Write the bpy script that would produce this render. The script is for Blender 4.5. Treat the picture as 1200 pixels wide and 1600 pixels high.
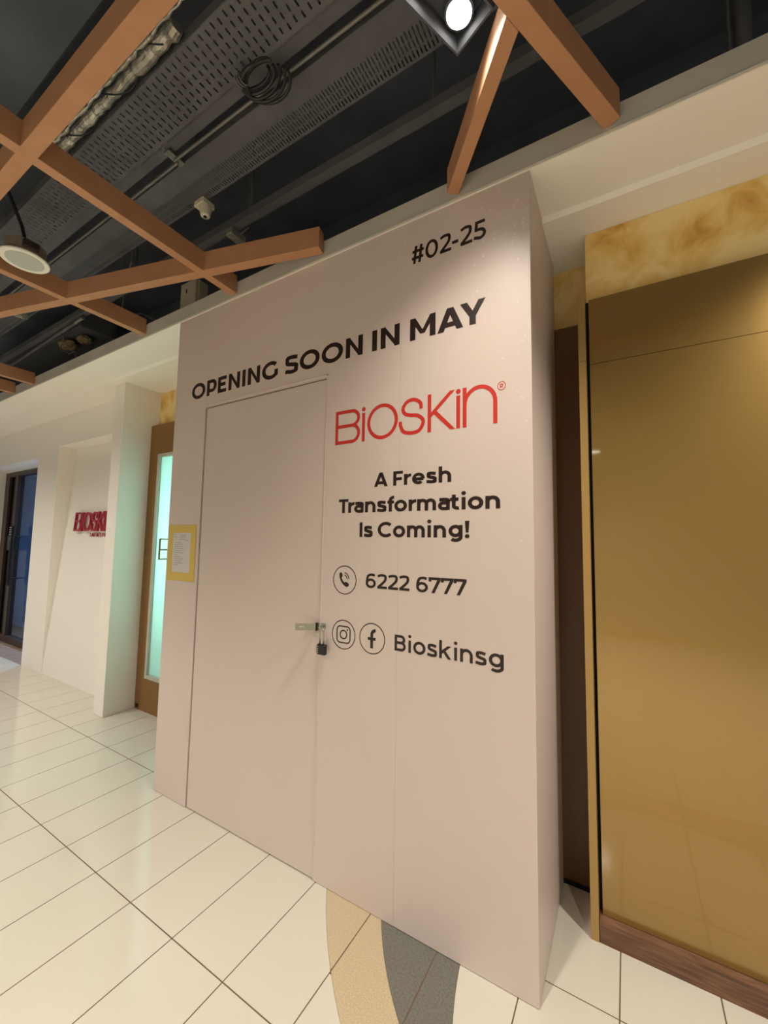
import bpy, bmesh, math, random
from mathutils import Vector, Matrix
random.seed(7)
for o in list(bpy.data.objects): bpy.data.objects.remove(o)
scene = bpy.context.scene
COL = scene.collection

# ------------------------------------------------------------------ camera
FPX = 632.95
YAW, PITCH, ROLL = -0.538795, 0.079070, 0.016988
cy, sy, cp, sp = math.cos(YAW), math.sin(YAW), math.cos(PITCH), math.sin(PITCH)
fwd = Vector((sy*cp, cy*cp, sp)); right = Vector((cy, -sy, 0)); up = right.cross(fwd)
c_, s_ = math.cos(ROLL), math.sin(ROLL)
r2 = right*c_ + up*s_; u2 = up*c_ - right*s_
cam_d = bpy.data.cameras.new('camera'); cam = bpy.data.objects.new('camera', cam_d); COL.objects.link(cam)
m = Matrix((r2, u2, -fwd)).transposed().to_4x4(); m.translation = Vector((0, -1.551, 1.544))
cam.matrix_world = m
cam_d.sensor_fit = 'HORIZONTAL'; cam_d.sensor_width = 36.0; cam_d.lens = FPX*36/1200
cam_d.clip_start = 0.02
scene.camera = cam

# ------------------------------------------------------------------ world, exposure
W = bpy.data.worlds.new('world'); scene.world = W; W.use_nodes = True
bg = W.node_tree.nodes['Background']; bg.inputs[0].default_value = (0.95, 0.98, 1.0, 1); bg.inputs[1].default_value = 0.18
scene.view_settings.view_transform = 'Standard'; scene.view_settings.look = 'None'
scene.view_settings.exposure = 0.03; scene.view_settings.gamma = 1.0; scene.view_settings.use_curve_mapping = False
LAMP_W = 215.0           # watts of one ceiling lamp
LAMP_COL = (1.0, 0.93, 0.84)

# ------------------------------------------------------------------ materials
def lin(c):
    return tuple(((v/255)/12.92 if v/255 <= .04045 else ((v/255+.055)/1.055)**2.4) for v in c)
def mat(name, rgb, rough=.6, metal=0., var=None, bump=None, coat=0., spec=.5, coat_rough=.03):
    m = bpy.data.materials.new(name); m.use_nodes = True
    nt = m.node_tree; b = nt.nodes['Principled BSDF']
    c = lin(rgb)
    b.inputs['Base Color'].default_value = (*c, 1); b.inputs['Roughness'].default_value = rough
    b.inputs['Metallic'].default_value = metal; b.inputs['Specular IOR Level'].default_value = spec
    b.inputs['Coat Weight'].default_value = coat; b.inputs['Coat Roughness'].default_value = coat_rough
    if var or bump:
        tc = nt.nodes.new('ShaderNodeTexCoord')
        geo = nt.nodes.new('ShaderNodeNewGeometry')
    if var:
        sc, amt = var
        n = nt.nodes.new('ShaderNodeTexNoise'); n.inputs['Scale'].default_value = sc; n.inputs['Detail'].default_value = 5
        nt.links.new(geo.outputs['Position'], n.inputs['Vector'])
        r = nt.nodes.new('ShaderNodeValToRGB')
        r.color_ramp.elements[0].position = .3; r.color_ramp.elements[1].position = .7
        r.color_ramp.elements[0].color = (*[max(0, v*(1-amt)) for v in c], 1)
        r.color_ramp.elements[1].color = (*[min(1, v*(1+amt)) for v in c], 1)
        nt.links.new(n.outputs['Fac'], r.inputs['Fac']); nt.links.new(r.outputs['Color'], b.inputs['Base Color'])
    if bump:
        sc, st = bump
        n = nt.nodes.new('ShaderNodeTexNoise'); n.inputs['Scale'].default_value = sc; n.inputs['Detail'].default_value = 6
        nt.links.new(geo.outputs['Position'], n.inputs['Vector'])
        bp = nt.nodes.new('ShaderNodeBump'); bp.inputs['Strength'].default_value = st; bp.inputs['Distance'].default_value = .01
        nt.links.new(n.outputs['Fac'], bp.inputs['Height']); nt.links.new(bp.outputs['Normal'], b.inputs['Normal'])
    return m
def emis(name, rgb, s):
    m = bpy.data.materials.new(name); m.use_nodes = True
    b = m.node_tree.nodes['Principled BSDF']; b.inputs['Base Color'].default_value = (*lin(rgb), 1)
    b.inputs['Emission Color'].default_value = (*lin(rgb), 1); b.inputs['Emission Strength'].default_value = s
    return m
def wood(name, a, b_, scale=(1, 30, 30), rough=.5):
    m = bpy.data.materials.new(name); m.use_nodes = True; nt = m.node_tree; b = nt.nodes['Principled BSDF']
    geo = nt.nodes.new('ShaderNodeNewGeometry'); mp = nt.nodes.new('ShaderNodeMapping'); mp.inputs['Scale'].default_value = scale
    n = nt.nodes.new('ShaderNodeTexNoise'); n.inputs['Scale'].default_value = 3; n.inputs['Detail'].default_value = 6; n.inputs['Distortion'].default_value = 1.2
    r = nt.nodes.new('ShaderNodeValToRGB'); r.color_ramp.elements[0].position = .35; r.color_ramp.elements[1].position = .68
    r.color_ramp.elements[0].color = (*lin(a), 1); r.color_ramp.elements[1].color = (*lin(b_), 1)
    nt.links.new(geo.outputs['Position'], mp.inputs[0]); nt.links.new(mp.outputs[0], n.inputs[0])
    nt.links.new(n.outputs[0], r.inputs[0]); nt.links.new(r.outputs[0], b.inputs['Base Color']); b.inputs['Roughness'].default_value = rough
    return m
def plaster(name):   # yellow marbled polished plaster
    m = bpy.data.materials.new(name); m.use_nodes = True; nt = m.node_tree; b = nt.nodes['Principled BSDF']
    geo = nt.nodes.new('ShaderNodeNewGeometry')
    n0 = nt.nodes.new('ShaderNodeTexNoise'); n0.inputs['Scale'].default_value = 3.2; n0.inputs['Detail'].default_value = 3
    mx = nt.nodes.new('ShaderNodeMix'); mx.data_type = 'VECTOR'; mx.inputs['Factor'].default_value = .22
    n = nt.nodes.new('ShaderNodeTexVoronoi'); n.feature = 'SMOOTH_F1'; n.inputs['Scale'].default_value = 7; n.inputs['Smoothness'].default_value = .35
    n2 = nt.nodes.new('ShaderNodeTexNoise'); n2.inputs['Scale'].default_value = 9; n2.inputs['Detail'].default_value = 7; n2.inputs['Distortion'].default_value = 2.0
    ad = nt.nodes.new('ShaderNodeMath'); ad.operation = 'ADD'
    ml = nt.nodes.new('ShaderNodeMath'); ml.operation = 'MULTIPLY'; ml.inputs[1].default_value = .62
    r = nt.nodes.new('ShaderNodeValToRGB')
    r.color_ramp.elements[0].position = .32; r.color_ramp.elements[0].color = (*lin((204, 154, 70)), 1)
    r.color_ramp.elements[1].position = .74; r.color_ramp.elements[1].color = (*lin((244, 218, 152)), 1)
    e = r.color_ramp.elements.new(.52); e.color = (*lin((232, 194, 108)), 1)
    nt.links.new(geo.outputs['Position'], n0.inputs[0]); nt.links.new(geo.outputs['Position'], mx.inputs['A']); nt.links.new(n0.outputs['Color'], mx.inputs['B'])
    nt.links.new(mx.outputs['Result'], n.inputs['Vector']); nt.links.new(mx.outputs['Result'], n2.inputs['Vector'])
    nt.links.new(n.outputs['Distance'], ad.inputs[0]); nt.links.new(n2.outputs['Fac'], ad.inputs[1])
    nt.links.new(ad.outputs[0], ml.inputs[0]); nt.links.new(ml.outputs[0], r.inputs[0]); nt.links.new(r.outputs[0], b.inputs['Base Color']); b.inputs['Roughness'].default_value = .38
    return m
def clear_glass(name, tint, refl=.12):
    m = bpy.data.materials.new(name); m.use_nodes = True; nt = m.node_tree
    for n in list(nt.nodes): nt.nodes.remove(n)
    out = nt.nodes.new('ShaderNodeOutputMaterial'); t = nt.nodes.new('ShaderNodeBsdfTransparent'); g = nt.nodes.new('ShaderNodeBsdfGlossy')
    t.inputs[0].default_value = (*lin(tint), 1); g.inputs['Roughness'].default_value = .02
    mx = nt.nodes.new('ShaderNodeMixShader'); mx.inputs[0].default_value = refl
    nt.links.new(t.outputs[0], mx.inputs[1]); nt.links.new(g.outputs[0], mx.inputs[2]); nt.links.new(mx.outputs[0], out.inputs[0])
    return m
def frosted(name, tint):
    m = bpy.data.materials.new(name); m.use_nodes = True; nt = m.node_tree
    for n in list(nt.nodes): nt.nodes.remove(n)
    out = nt.nodes.new('ShaderNodeOutputMaterial'); t = nt.nodes.new('ShaderNodeBsdfTranslucent'); d = nt.nodes.new('ShaderNodeBsdfDiffuse')
    t.inputs[0].default_value = (*lin(tint), 1); d.inputs[0].default_value = (*lin(tint), 1)
    mx = nt.nodes.new('ShaderNodeMixShader'); mx.inputs[0].default_value = .3
    nt.links.new(t.outputs[0], mx.inputs[1]); nt.links.new(d.outputs[0], mx.inputs[2]); nt.links.new(mx.outputs[0], out.inputs[0])
    return m

M = {}
M['vinyl'] = mat('printed_vinyl', (216, 199, 188), .42, var=(.55, .05), bump=(60, .02))
M['ink'] = mat('dark_ink', (38, 22, 14), .45)
M['red'] = mat('red_ink', (202, 52, 40), .45)
M['sparkle'] = mat('sparkle_print', (226, 212, 200), .45)
M['seam_dark'] = mat('seam_shadow_frame', (60, 48, 38), .8)
M['tile'] = mat('cream_porcelain', (202, 195, 179), .09, var=(1.3, .025), spec=.5)
M['granite'] = mat('beige_granite', (184, 166, 134), .22, var=(260, .22))
M['slate'] = mat('dark_grey_stone', (104, 102, 94), .22, var=(140, .18))
M['grout'] = mat('brown_grout', (104, 84, 62), .9)
M['cream'] = mat('cream_paint', (244, 238, 227), .6, var=(.8, .02))
M['white_edge'] = mat('white_bead', (226, 220, 206), .6)
M['grey'] = mat('grey_paint', (190, 185, 172), .7, var=(3, .08))
M['black'] = mat('black_paint', (80, 85, 94), .8, var=(2.5, .25))
M['beam'] = wood('brown_laminate', (176, 127, 90), (184, 135, 98), (2, 2, 2), .6)
M['bronze'] = mat('bronze_lacquer', (164, 132, 70), .28, metal=.6, coat=1.0, coat_rough=.04, var=(.7, .05))
M['bronze_strip'] = mat('satin_bronze', (172, 140, 82), .4, metal=.25)
M['brown'] = mat('brown_laminate_panel', (134, 96, 48), .45, var=(1, .05))
M['darkbrown'] = mat('dark_brown_panel', (100, 68, 34), .4)
M['yellow'] = plaster('yellow_marbled_plaster')
M['plinth'] = wood('walnut_plinth', (92, 62, 44), (130, 92, 66), (2, 8, 26), .55)
M['gap'] = mat('black_gap', (22, 20, 18), .9)
M['steel'] = mat('brushed_steel', (178, 176, 160), .35, metal=.9)
M['black_plastic'] = mat('black_plastic', (22, 24, 24), .35)
M['paper'] = mat('white_paper', (206, 203, 196), .7)
M['tape'] = mat('yellow_tape', (214, 184, 92), .5)
M['greyprint'] = mat('grey_print', (150, 148, 142), .8)
M['frame_dark'] = mat('dark_brown_frame', (58, 42, 34), .4)
M['glass'] = clear_glass('tinted_glass', (190, 202, 216))
M['darkglass'] = clear_glass('brown_tinted_glass', (130, 118, 100), .1)
M['frost'] = frosted('frosted_glass', (222, 240, 234))
M['tray'] = mat('grey_galvanised_tray', (98, 99, 101), .6, metal=.2, var=(6, .15))
M['conduit'] = mat('grey_conduit', (120, 118, 112), .5, metal=.3)
M['foil'] = mat('crumpled_foil', (196, 192, 178), .35, metal=.75, bump=(38, 1.0), var=(12, .3))
M['cable'] = mat('black_cable', (30, 30, 31), .5)
M['palecable'] = mat('grey_cable', (110, 108, 102), .5)
M['lampbody'] = mat('lamp_can', (150, 140, 124), .45, metal=.4)
M['lampwhite'] = mat('lamp_ring', (232, 228, 214), .4)
M['lampglass'] = mat('lamp_diffuser', (182, 184, 172), .35)
M['lit'] = emis('lamp_lens', (255, 246, 228), 14.)
M['signred'] = mat('red_acrylic', (168, 18, 40), .25, coat=.5)
M['plastic'] = mat('ivory_plastic', (206, 198, 172), .5)
M['blueroom'] = mat('blue_grey_wall', (140, 156, 180), .7)
M['tealroom'] = mat('pale_teal_wall', (190, 220, 214), .7)
M['woodfloor'] = wood('wood_threshold', (118, 98, 86), (160, 138, 122), (12, 2, 2), .5)
M['panel_lit'] = emis('ceiling_panel_light', (235, 245, 255), 6.)
M['insulation'] = mat('straw_insulation', (140, 124, 88), .95, bump=(60, 1.0), var=(30, .4))

# ------------------------------------------------------------------ object helpers
def finish(o, name, label=None, cat=None, group=None, kind=None):
    if label: o['label'] = label
    if cat: o['category'] = cat
    if group: o['group'] = group
    if kind: o['kind'] = kind
    return o
def attach(o, parent):
    if parent is not None:
        o.parent = parent
        t = Vector((0, 0, 0)); p = parent
        while p is not None: t += Vector(p.location); p = p.parent
        o.matrix_parent_inverse = Matrix.Identity(4)
        o.location = Vector(o.location) - t
def obj(name, bm, material, parent=None, smooth=False, **kw):
    me = bpy.data.meshes.new(name); bm.to_mesh(me); bm.free()
    if smooth:
        for p in me.polygons: p.use_smooth = True
    me.materials.append(M[material] if isinstance(material, str) else material)
    o = bpy.data.objects.new(name, me); COL.objects.link(o); attach(o, parent)
    return finish(o, name, **kw)
def empty(name, loc, parent=None, **kw):
    o = bpy.data.objects.new(name, None); COL.objects.link(o); o.location = loc; o.empty_display_size = .05
    return finish(o, name, **kw)
def bx(bm, x0, x1, y0, y1, z0, z1, bev=0):
    vs = [bm.verts.new((x, y, z)) for x in (x0, x1) for y in (y0, y1) for z in (z0, z1)]
    fs = [(0, 1, 3, 2), (4, 6, 7, 5), (0, 4, 5, 1), (2, 3, 7, 6), (0, 2, 6, 4), (1, 5, 7, 3)]
    F = [bm.faces.new([vs[i] for i in f]) for f in fs]
    if bev:
        es = list({e for f in F for e in f.edges})
        bmesh.ops.bevel(bm, geom=es, offset=bev, segments=1, profile=.5, affect='EDGES')
def box(name, x0, x1, y0, y1, z0, z1, material, parent=None, bev=0, **kw):
    bm = bmesh.new(); bx(bm, x0, x1, y0, y1, z0, z1, bev); return obj(name, bm, material, parent, **kw)
def prism(bm, poly, z0, z1):      # poly in xy
    a = [bm.verts.new((x, y, z0)) for x, y in poly]; b = [bm.verts.new((x, y, z1)) for x, y in poly]
    n = len(poly); bm.faces.new(a[::-1]); bm.faces.new(b)
    for i in range(n): bm.faces.new((a[i], a[(i+1) % n], b[(i+1) % n], b[i]))
def tube(bm, pts, r, n=10, cap=True):
    pts = [Vector(p) for p in pts]; rings = []
    prev = None
    for i, p in enumerate(pts):
        d = (pts[min(i+1, len(pts)-1)] - pts[max(i-1, 0)]).normalized()
        ref = prev if prev is not None else (Vector((0, 0, 1)) if abs(d.z) < .9 else Vector((1, 0, 0)))
        a = (ref - d*ref.dot(d)).normalized(); b = d.cross(a); prev = a
        rr = r[i] if isinstance(r, (list, tuple)) else r
        rings.append([bm.verts.new(p + (a*math.cos(2*math.pi*k/n) + b*math.sin(2*math.pi*k/n))*rr) for k in range(n)])
    for i in range(len(rings)-1):
        for k in range(n): bm.faces.new((rings[i][k], rings[i][(k+1) % n], rings[i+1][(k+1) % n], rings[i+1][k]))
    if cap: bm.faces.new(rings[0][::-1]); bm.faces.new(rings[-1])
def lathe(bm, c, prof, n=32):     # prof (r,z) list, vertical axis; closed caps when r == 0 not required
    rings = [[bm.verts.new((c[0]+r*math.cos(2*math.pi*k/n), c[1]+r*math.sin(2*math.pi*k/n), c[2]+z)) for k in range(n)] for r, z in prof]
    for i in range(len(rings)-1):
        for k in range(n): bm.faces.new((rings[i][k], rings[i][(k+1) % n], rings[i+1][(k+1) % n], rings[i+1][k]))
    bm.faces.new(rings[0][::-1]); bm.faces.new(rings[-1])

# ================================================================== FLOOR
TX0, TW = -2.759, .300; TY0, TH = -.497, .607; GAP = .0046
floor = box('floor', -10.1, 3.2, -6.2, 1.4, -.08, -.0012, 'grout', kind='structure', label='cream glossy floor of long rectangular tiles with brown grout lines')
def tile_mesh():
    bm = bmesh.new(); bx(bm, GAP/2, TW-GAP/2, GAP/2, TH-GAP/2, -.0012, 0.0, .0004); me = bpy.data.meshes.new('floor_tile'); bm.to_mesh(me); bm.free()
    me.materials.append(M['tile']); return me
TM = tile_mesh()
def E1(y): return .384 - math.sqrt(max(3.787-(y-1.141)**2, 0))
def E2(y): return .119 - math.sqrt(max(1.4475-(y-.629)**2, 0))
def E3(y): return .822 - math.sqrt(max(1.9827-(y-.227)**2, 0))
def R1(y): return .768-E1(y)
def R2(y): return .238-E2(y)
def strip_piece(name, fl, fr, x0, x1, y0, y1, material):
    n = 72; g = GAP/2; segs = []; L = []
    for i in range(n+1):
        y = y0+g + (y1-y0-2*g)*i/n
        a = max(fl(y), x0+g); b = min(fr(y), x1-g)
        if b-a > .0004: L.append((y, a, b))
        elif L: segs.append(L); L = []
    if L: segs.append(L)
    for L in segs:
        if len(L) < 2: continue
        bm = bmesh.new(); prism(bm, [(a, y) for y, a, b in L][::-1] + [(b, y) for y, a, b in L], -.0012, 0.0)
        bmesh.ops.triangulate(bm, faces=[f for f in bm.faces if len(f.verts) > 4])
        obj(name, bm, material, floor)
far = []
for j in range(-4, 2):
    for i in range(-22, 15):
        x0, y0 = TX0+i*TW, TY0+j*TH
        x1, y1 = x0+TW, y0+TH
        if j in (-1, 0, 1) and x1 > -1.7 and x0 < 2.4:
            ys = [y0+k*TH/20 for k in range(21)]; xm = (x0+x1)/2
            if any(x0 < e(y) < x1 for y in ys for e in (E1, E2, E3, R1, R2)) or any(E1(y) < xm < max(E2(y), E3(y)) or R2(y) < xm < R1(y) for y in ys):
                h = .0008; B = 99
                strip_piece('floor_tile', lambda y: -B, lambda y: E1(y)-h if y > -.80 else B, x0, x1, y0, y1, 'tile')
                strip_piece('inlay_beige', lambda y: E1(y)+h, lambda y: E2(y)-h if y > -.57 else R1(y)-h, x0, x1, y0, y1, 'granite')
                strip_piece('inlay_dark', lambda y: E2(y)+h, lambda y: E3(y)-h if y > -.48 else -B, x0, x1, y0, y1, 'slate')
                strip_piece('floor_tile', lambda y: max(E2(y), E3(y) if y > -.48 else -B)+h, lambda y: R2(y)-h, x0, x1, y0, y1, 'tile')
                strip_piece('inlay_beige', lambda y: R2(y)+h if y > -.57 else B, lambda y: R1(y)-h, x0, x1, y0, y1, 'granite')
                strip_piece('floor_tile', lambda y: R1(y)+h if y > -.80 else B, lambda y: B, x0, x1, y0, y1, 'tile')
                continue
        o = bpy.data.objects.new('floor_tile', TM); COL.objects.link(o); o.location = (x0, y0, 0); attach(o, floor)
bm = bmesh.new()
for j in range(-9, 2):
    for i in range(-24, 19):
        if -4 <= j <= 1 and -22 <= i < 15: continue
        x0, y0 = TX0+i*TW, TY0+j*TH
        bx(bm, x0+GAP/2, x0+TW-GAP/2, y0+GAP/2, y0+TH-GAP/2, -.0012, 0)
obj('distant_floor_tiles', bm, 'tile', floor, kind='stuff')

# ================================================================== CEILING, BULKHEAD
box('ceiling', -10.1, 3.2, -6.2, 1.4, 4.0, 4.1, 'black', kind='structure', label='black painted open ceiling slab above the hanging beams')
box('wall_upper', -10.1, 3.2, .75, .85, 3.02, 4.0, 'black', kind='structure', label='black painted wall inside the open ceiling void above the bulkhead')
bm = bmesh.new(); bx(bm, -10.1, 3.2, 0, .03, 3.032, 3.125)
obj('trim_1', bm, 'grey', kind='structure', label='grey painted fascia band along the top of the white bulkhead')
bm = bmesh.new(); bx(bm, -10.1, 3.2, -.005, .03, 3.0205, 3.0315)
obj('trim_2', bm, 'white_edge', kind='structure', label='thin white bead along the lower edge of the grey fascia')
bm = bmesh.new()
prof = [(.0, 3.0205), (.275, 3.0205), (.285, 3.0), (.75, 3.0), (.75, 3.05), (.03, 3.05), (.03, 3.0205)][:-1]
prof = [(-.001, 3.0200), (.272, 3.0200), (.285, 3.0), (.75, 3.0), (.75, 3.019), (.3, 3.019), (.28, 3.0204), (-.001, 3.0204)]
a = [bm.verts.new((-10.1, y, z)) for y, z in prof]; b = [bm.verts.new((3.2, y, z)) for y, z in prof]; n = len(prof)
bm.faces.new(a); bm.faces.new(b[::-1])
for i in range(n): bm.faces.new((a[i], b[i], b[(i+1) % n], a[(i+1) % n]))
bmesh.ops.recalc_face_normals(bm, faces=bm.faces)
obj('ceiling_soffit', bm, 'cream', kind='structure', label='cream stepped soffit under the bulkhead over the shopfronts')

# ================================================================== LEFT WALLS
wl = empty('wall_left', (-5.8, .55, 0), kind='structure', label='cream shopfront wall with a tall leaning niche')
LY = .55
box('pier', -6.37, -5.8, LY, .95, 0, 2.9995, 'cream', wl)
box('lintel', -5.8, -4.1, LY, .95, 2.645, 2.9995, 'cream', wl)
box('lintel', -8.46, -6.37, LY, .95, 2.56, 2.9995, 'cream', wl)
box('pier', -10.1, -8.46, LY, .95, 0, 2.9995, 'cream', wl)
bm = bmesh.new()   # niche back: flush at the floor, set back at the top
pr_ = [(LY+.002, 0), (.735, 2.644), (.95, 2.644), (.95, 0)]
a = [bm.verts.new((-5.799, y, z)) for y, z in pr_]; b = [bm.verts.new((-4.11, y, z)) for y, z in pr_]
bm.faces.new(a); bm.faces.new(b[::-1])
for i in range(4): bm.faces.new((a[i], b[i], b[(i+1) % 4], a[(i+1) % 4]))
bmesh.ops.recalc_face_normals(bm, faces=bm.faces)
obj('leaning_panel', bm, 'cream', wl)
box('wall_wing', -4.11, -3.94, .34, .95, 0, 2.9995, 'cream', bev=.003, kind='structure', label='cream wing wall standing out between the niche and the brown door')

# --- glass door far left
d2 = empty('door_2', (-7.4, .85, 0), kind='structure', label='dark framed glass door at the far left of the shopfront')
GY = .85
box('frame', -8.46, -8.30, GY, GY+.08, 0, 2.56, 'frame_dark', d2)
box('frame', -8.30, -6.3, GY, GY+.08, 2.49, 2.56, 'frame_dark', d2)
box('door_stile', -8.02, -7.93, GY-.01, GY+.07, .10, 2.49, 'frame_dark', d2)
box('bottom_rail', -8.30, -6.3, GY-.01, GY+.07, .0, .10, 'frame_dark', d2)
box('glass_pane', -8.30, -8.02, GY+.03, GY+.04, .10, 2.49, 'darkglass', d2)
box('glass_pane', -7.93, -6.3, GY+.03, GY+.04, .10, 2.49, 'glass', d2)
bm = bmesh.new(); tube(bm, [(-7.75, GY-.07, .85), (-7.75, GY-.07, 1.72)], .022, 8)
hd = obj('handle', bm, 'gap', d2)
for z in (.95, 1.55):
    bm = bmesh.new(); tube(bm, [(-7.75, GY-.07, z), (-7.75, GY+.03, z)], .012, 8); obj('handle_bracket', bm, 'gap', hd)
lk = box('lock_box', -7.98, -7.74, GY-.06, GY-.012, 1.36, 1.58, 'black_plastic', d2, bev=.006)
for k in range(2): box('lock_key', -7.88+.05*k, -7.865+.05*k, GY-.064, GY-.059, 1.5, 1.56, 'steel', lk)
bm = bmesh.new()
for k in range(8): bx(bm, -8.22, -8.12, GY+.024, GY+.029, 1.45+.035*k, 1.463+.035*k)
obj('opening_hours_print', bm, 'paper', d2)
box('door_sill', -8.46, -6.37, LY, GY+.08, -.0012, .004, 'woodfloor', kind='structure', label='wooden threshold strip in front of the dark glass door')
# shop interior seen through it
rm = empty('wall_interior', (-7.4, 2.5, 0), kind='structure', label='blue grey shop interior behind the dark glass door')
box('floor_slab', -9.6, -4.3, .96, 4.2, -.05, -.002, 'blueroom', rm)
box('rear_wall', -9.6, -4.3, 4.2, 4.3, 0, 2.8, 'blueroom', rm)
box('side_wall', -9.7, -9.6, .96, 4.3, 0, 2.8, 'blueroom', rm)
box('ceiling_slab', -9.7, -4.3, .96, 4.3, 2.8, 2.9, 'blueroom', rm)
box('reflection_board', -9.0, -8.05, 1.9, 2.0, 0, 2.8, 'frame_dark', rm)  # dark board added to stand for the dark reflection in the door glass
t = empty('reception_counter', (-8.6, 3.6, 0), label='pale blue counter inside the shop behind the dark glass door', cat='counter')
box('counter_body', -9.3, -7.6, 3.5, 3.9, 0, 1.0, 'tealroom', t); box('counter_top', -9.35, -7.55, 3.45, 3.95, 1.0, 1.05, 'frame_dark', t)
t = empty('wall_shelf', (-8.6, 4.1, 1.5), label='dark shelf unit on the rear wall of the blue shop interior', cat='shelf')
for z in (1.3, 1.65, 2.0): box('shelf_board', -9.3, -7.4, 3.98, 4.2, z, z+.04, 'frame_dark', t)
o = box('ceiling_panel_light', -8.6, -7.4, 2.2, 2.5, 2.76, 2.8, 'panel_lit', label='white ceiling light panel glowing inside the shop behind the glass door', cat='light')

# --- brown door with frosted glass
d1 = empty('door_1', (-3.3, .605, 0), kind='structure', label='brown door with tall frosted glass between wing wall and hoarding')
BY = .605
box('stile', -3.94, -3.80, BY, BY+.06, 0.0, 2.65, 'brown', d1)
box('stile', -2.9, -2.3, BY, BY+.06, 0.0, 2.65, 'brown', d1)
box('rail', -3.80, -2.9, BY, BY+.06, 2.36, 2.65, 'brown', d1)
box('rail', -3.80, -2.9, BY, BY+.06, 0.0, .29, 'brown', d1)
for nm, r_ in (('glazing_bead', (-3.80, -3.772, .29, 2.36)), ('glazing_bead', (-3.772, -2.9, 2.33, 2.36)), ('glazing_bead', (-3.772, -2.9, .29, .32))):
    box(nm, r_[0], r_[1], BY-.004, BY+.05, r_[2], r_[3], 'grey', d1)
box('frosted_glass', -3.772, -2.9, BY+.02, BY+.03, .32, 2.33, 'frost', d1)
bm = bmesh.new(); tube(bm, [(-3.60, BY-.05, 1.37), (-3.60, BY-.05, 1.56)], .008, 8); hd = obj('handle', bm, 'brown', d1)
for z in (1.375, 1.46, 1.555):
    bm = bmesh.new(); tube(bm, [(-3.60, BY-.05, z), (-3.56 if z > 1.4 else -3.60, BY+.02, z)], .006, 8); obj('handle_bracket', bm, 'brown', hd)
bm = bmesh.new(); bx(bm, -3.905, -3.88, BY-.012, BY, .02, .05, .003); obj('floor_bolt', bm, 'gap', d1)
box('wall_recess', -3.94, -.13, .68, .75, 2.6, 3.0, 'yellow', kind='structure', label='yellow marbled plaster wall above the brown door and recess')
rm = empty('wall_lightroom', (-3.2, 1.3, 0), kind='structure', label='pale teal room behind the frosted glass door')
box('rear_wall', -3.94, -2.2, 1.6, 1.65, 0, 2.6, 'tealroom', rm); box('side_wall', -2.2, -2.15, .67, 1.65, 0, 2.6, 'tealroom', rm); box('side_wall', -3.99, -3.94, .96, 1.65, 0, 2.6, 'tealroom', rm)
box('ceiling_slab', -3.99, -2.15, .76, 1.65, 2.6, 2.65, 'tealroom', rm)
def area(name, loc, rot, sx, sy_, watts, col, parent=None):
    l = bpy.data.lights.new(name, 'AREA'); l.shape = 'RECTANGLE'; l.size = sx; l.size_y = sy_; l.energy = watts; l.color = col
    o = bpy.data.objects.new(name, l); COL.objects.link(o); o.location = loc; o.rotation_euler = rot; attach(o, parent); return o
area('room_light', (-3.3, 1.5, 1.55), (math.radians(-90), 0, 0), .6, .9, 30, (.62, 1.0, .95))
area('shop_light', (-7.6, 2.4, 2.7), (0, 0, 0), 1.0, .5, 260, (.72, .86, 1.0))

# ================================================================== RIGHT: bronze shopfront panel
box('wall_right', -.13, 3.2, .455, .68, 0.0, 2.999, 'yellow', kind='structure', label='yellow marbled plaster wall above the bronze panel')
t = empty('bronze_panel', (1.2, .42, .085), label='tall glossy bronze brown panel right of the printed hoarding', cat='panel')
box('panel', -.118, 3.1, .405, .4545, .085, 2.352, 'bronze', t); box('panel', -.118, 3.1, .405, .4545, 2.354, 2.652, 'bronze', t)
box('backing_strip', -.13, -.118, .425, .4545, .0835, 2.652, 'gap', t)
bm = bmesh.new(); bx(bm, -.16, -.1305, .37, .4545, 0.0, 2.36, .001); obj('edge_strip', bm, 'bronze_strip', t)
bm = bmesh.new(); bx(bm, -.16, -.1305, .37, .4545, 2.362, 2.672, .001); obj('edge_strip', bm, 'bronze_strip', t)
box('baseboard_right', -.128, 3.2, .372, .455, 0, .083, 'plinth', kind='structure', label='brown wood plinth under the bronze panel')
t = empty('recess_panel', (-.22, .61, 0), label='dark brown panel deep in the gap between hoarding and bronze panel', cat='panel')
box('panel', -.42, -.131, .61, .68, .02, 2.655, 'darkbrown', t)
box('kick_strip', -.42, -.131, .606, .66, 0, .02, 'gap', t)

# ================================================================== HOARDING
HX0, HX1, HH = -2.566, -.289, 3.019
DX0, DX1, DH = -2.237, -1.280, 2.374
hb = empty('hoarding', ((HX0+HX1)/2, .3, 0), label='pink beige printed hoarding box with a door and opening soon lettering', cat='hoarding')
T = .018
G = .00012
box('panel', HX0, DX0-.004, 0, T, 0.002, HH, 'vinyl', hb, bev=.0008)
box('panel', DX0-.004+G, -2.03, 0, T, DH+.004, HH, 'vinyl', hb)
box('panel', -2.03+G, DX1+.003-G, 0, T, DH+.004, HH, 'vinyl', hb)
box('panel', DX1+.003, -.852, 0, T, 0.002, HH, 'vinyl', hb)
box('panel', -.852+G, HX1, 0, T, 0.002, HH, 'vinyl', hb, bev=.0008)
box('side_panel', HX1-T, HX1, T+.0005, .606, 0.002, HH-.0005, 'vinyl', hb)
box('side_panel', HX0, HX0+T, T+.0005, .60, 0.002, HH-.0005, 'vinyl', hb)
box('stud', DX0-.05, DX0+.03, T+.006, T+.05, 0.002, HH-.01, 'seam_dark', hb)
box('stud', DX1-.03, DX1+.05, T+.006, T+.05, 0.002, HH-.01, 'seam_dark', hb)
box('head_rail', DX0+.03, DX1-.03, T+.006, T+.05, DH-.03, DH+.05, 'seam_dark', hb)
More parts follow.
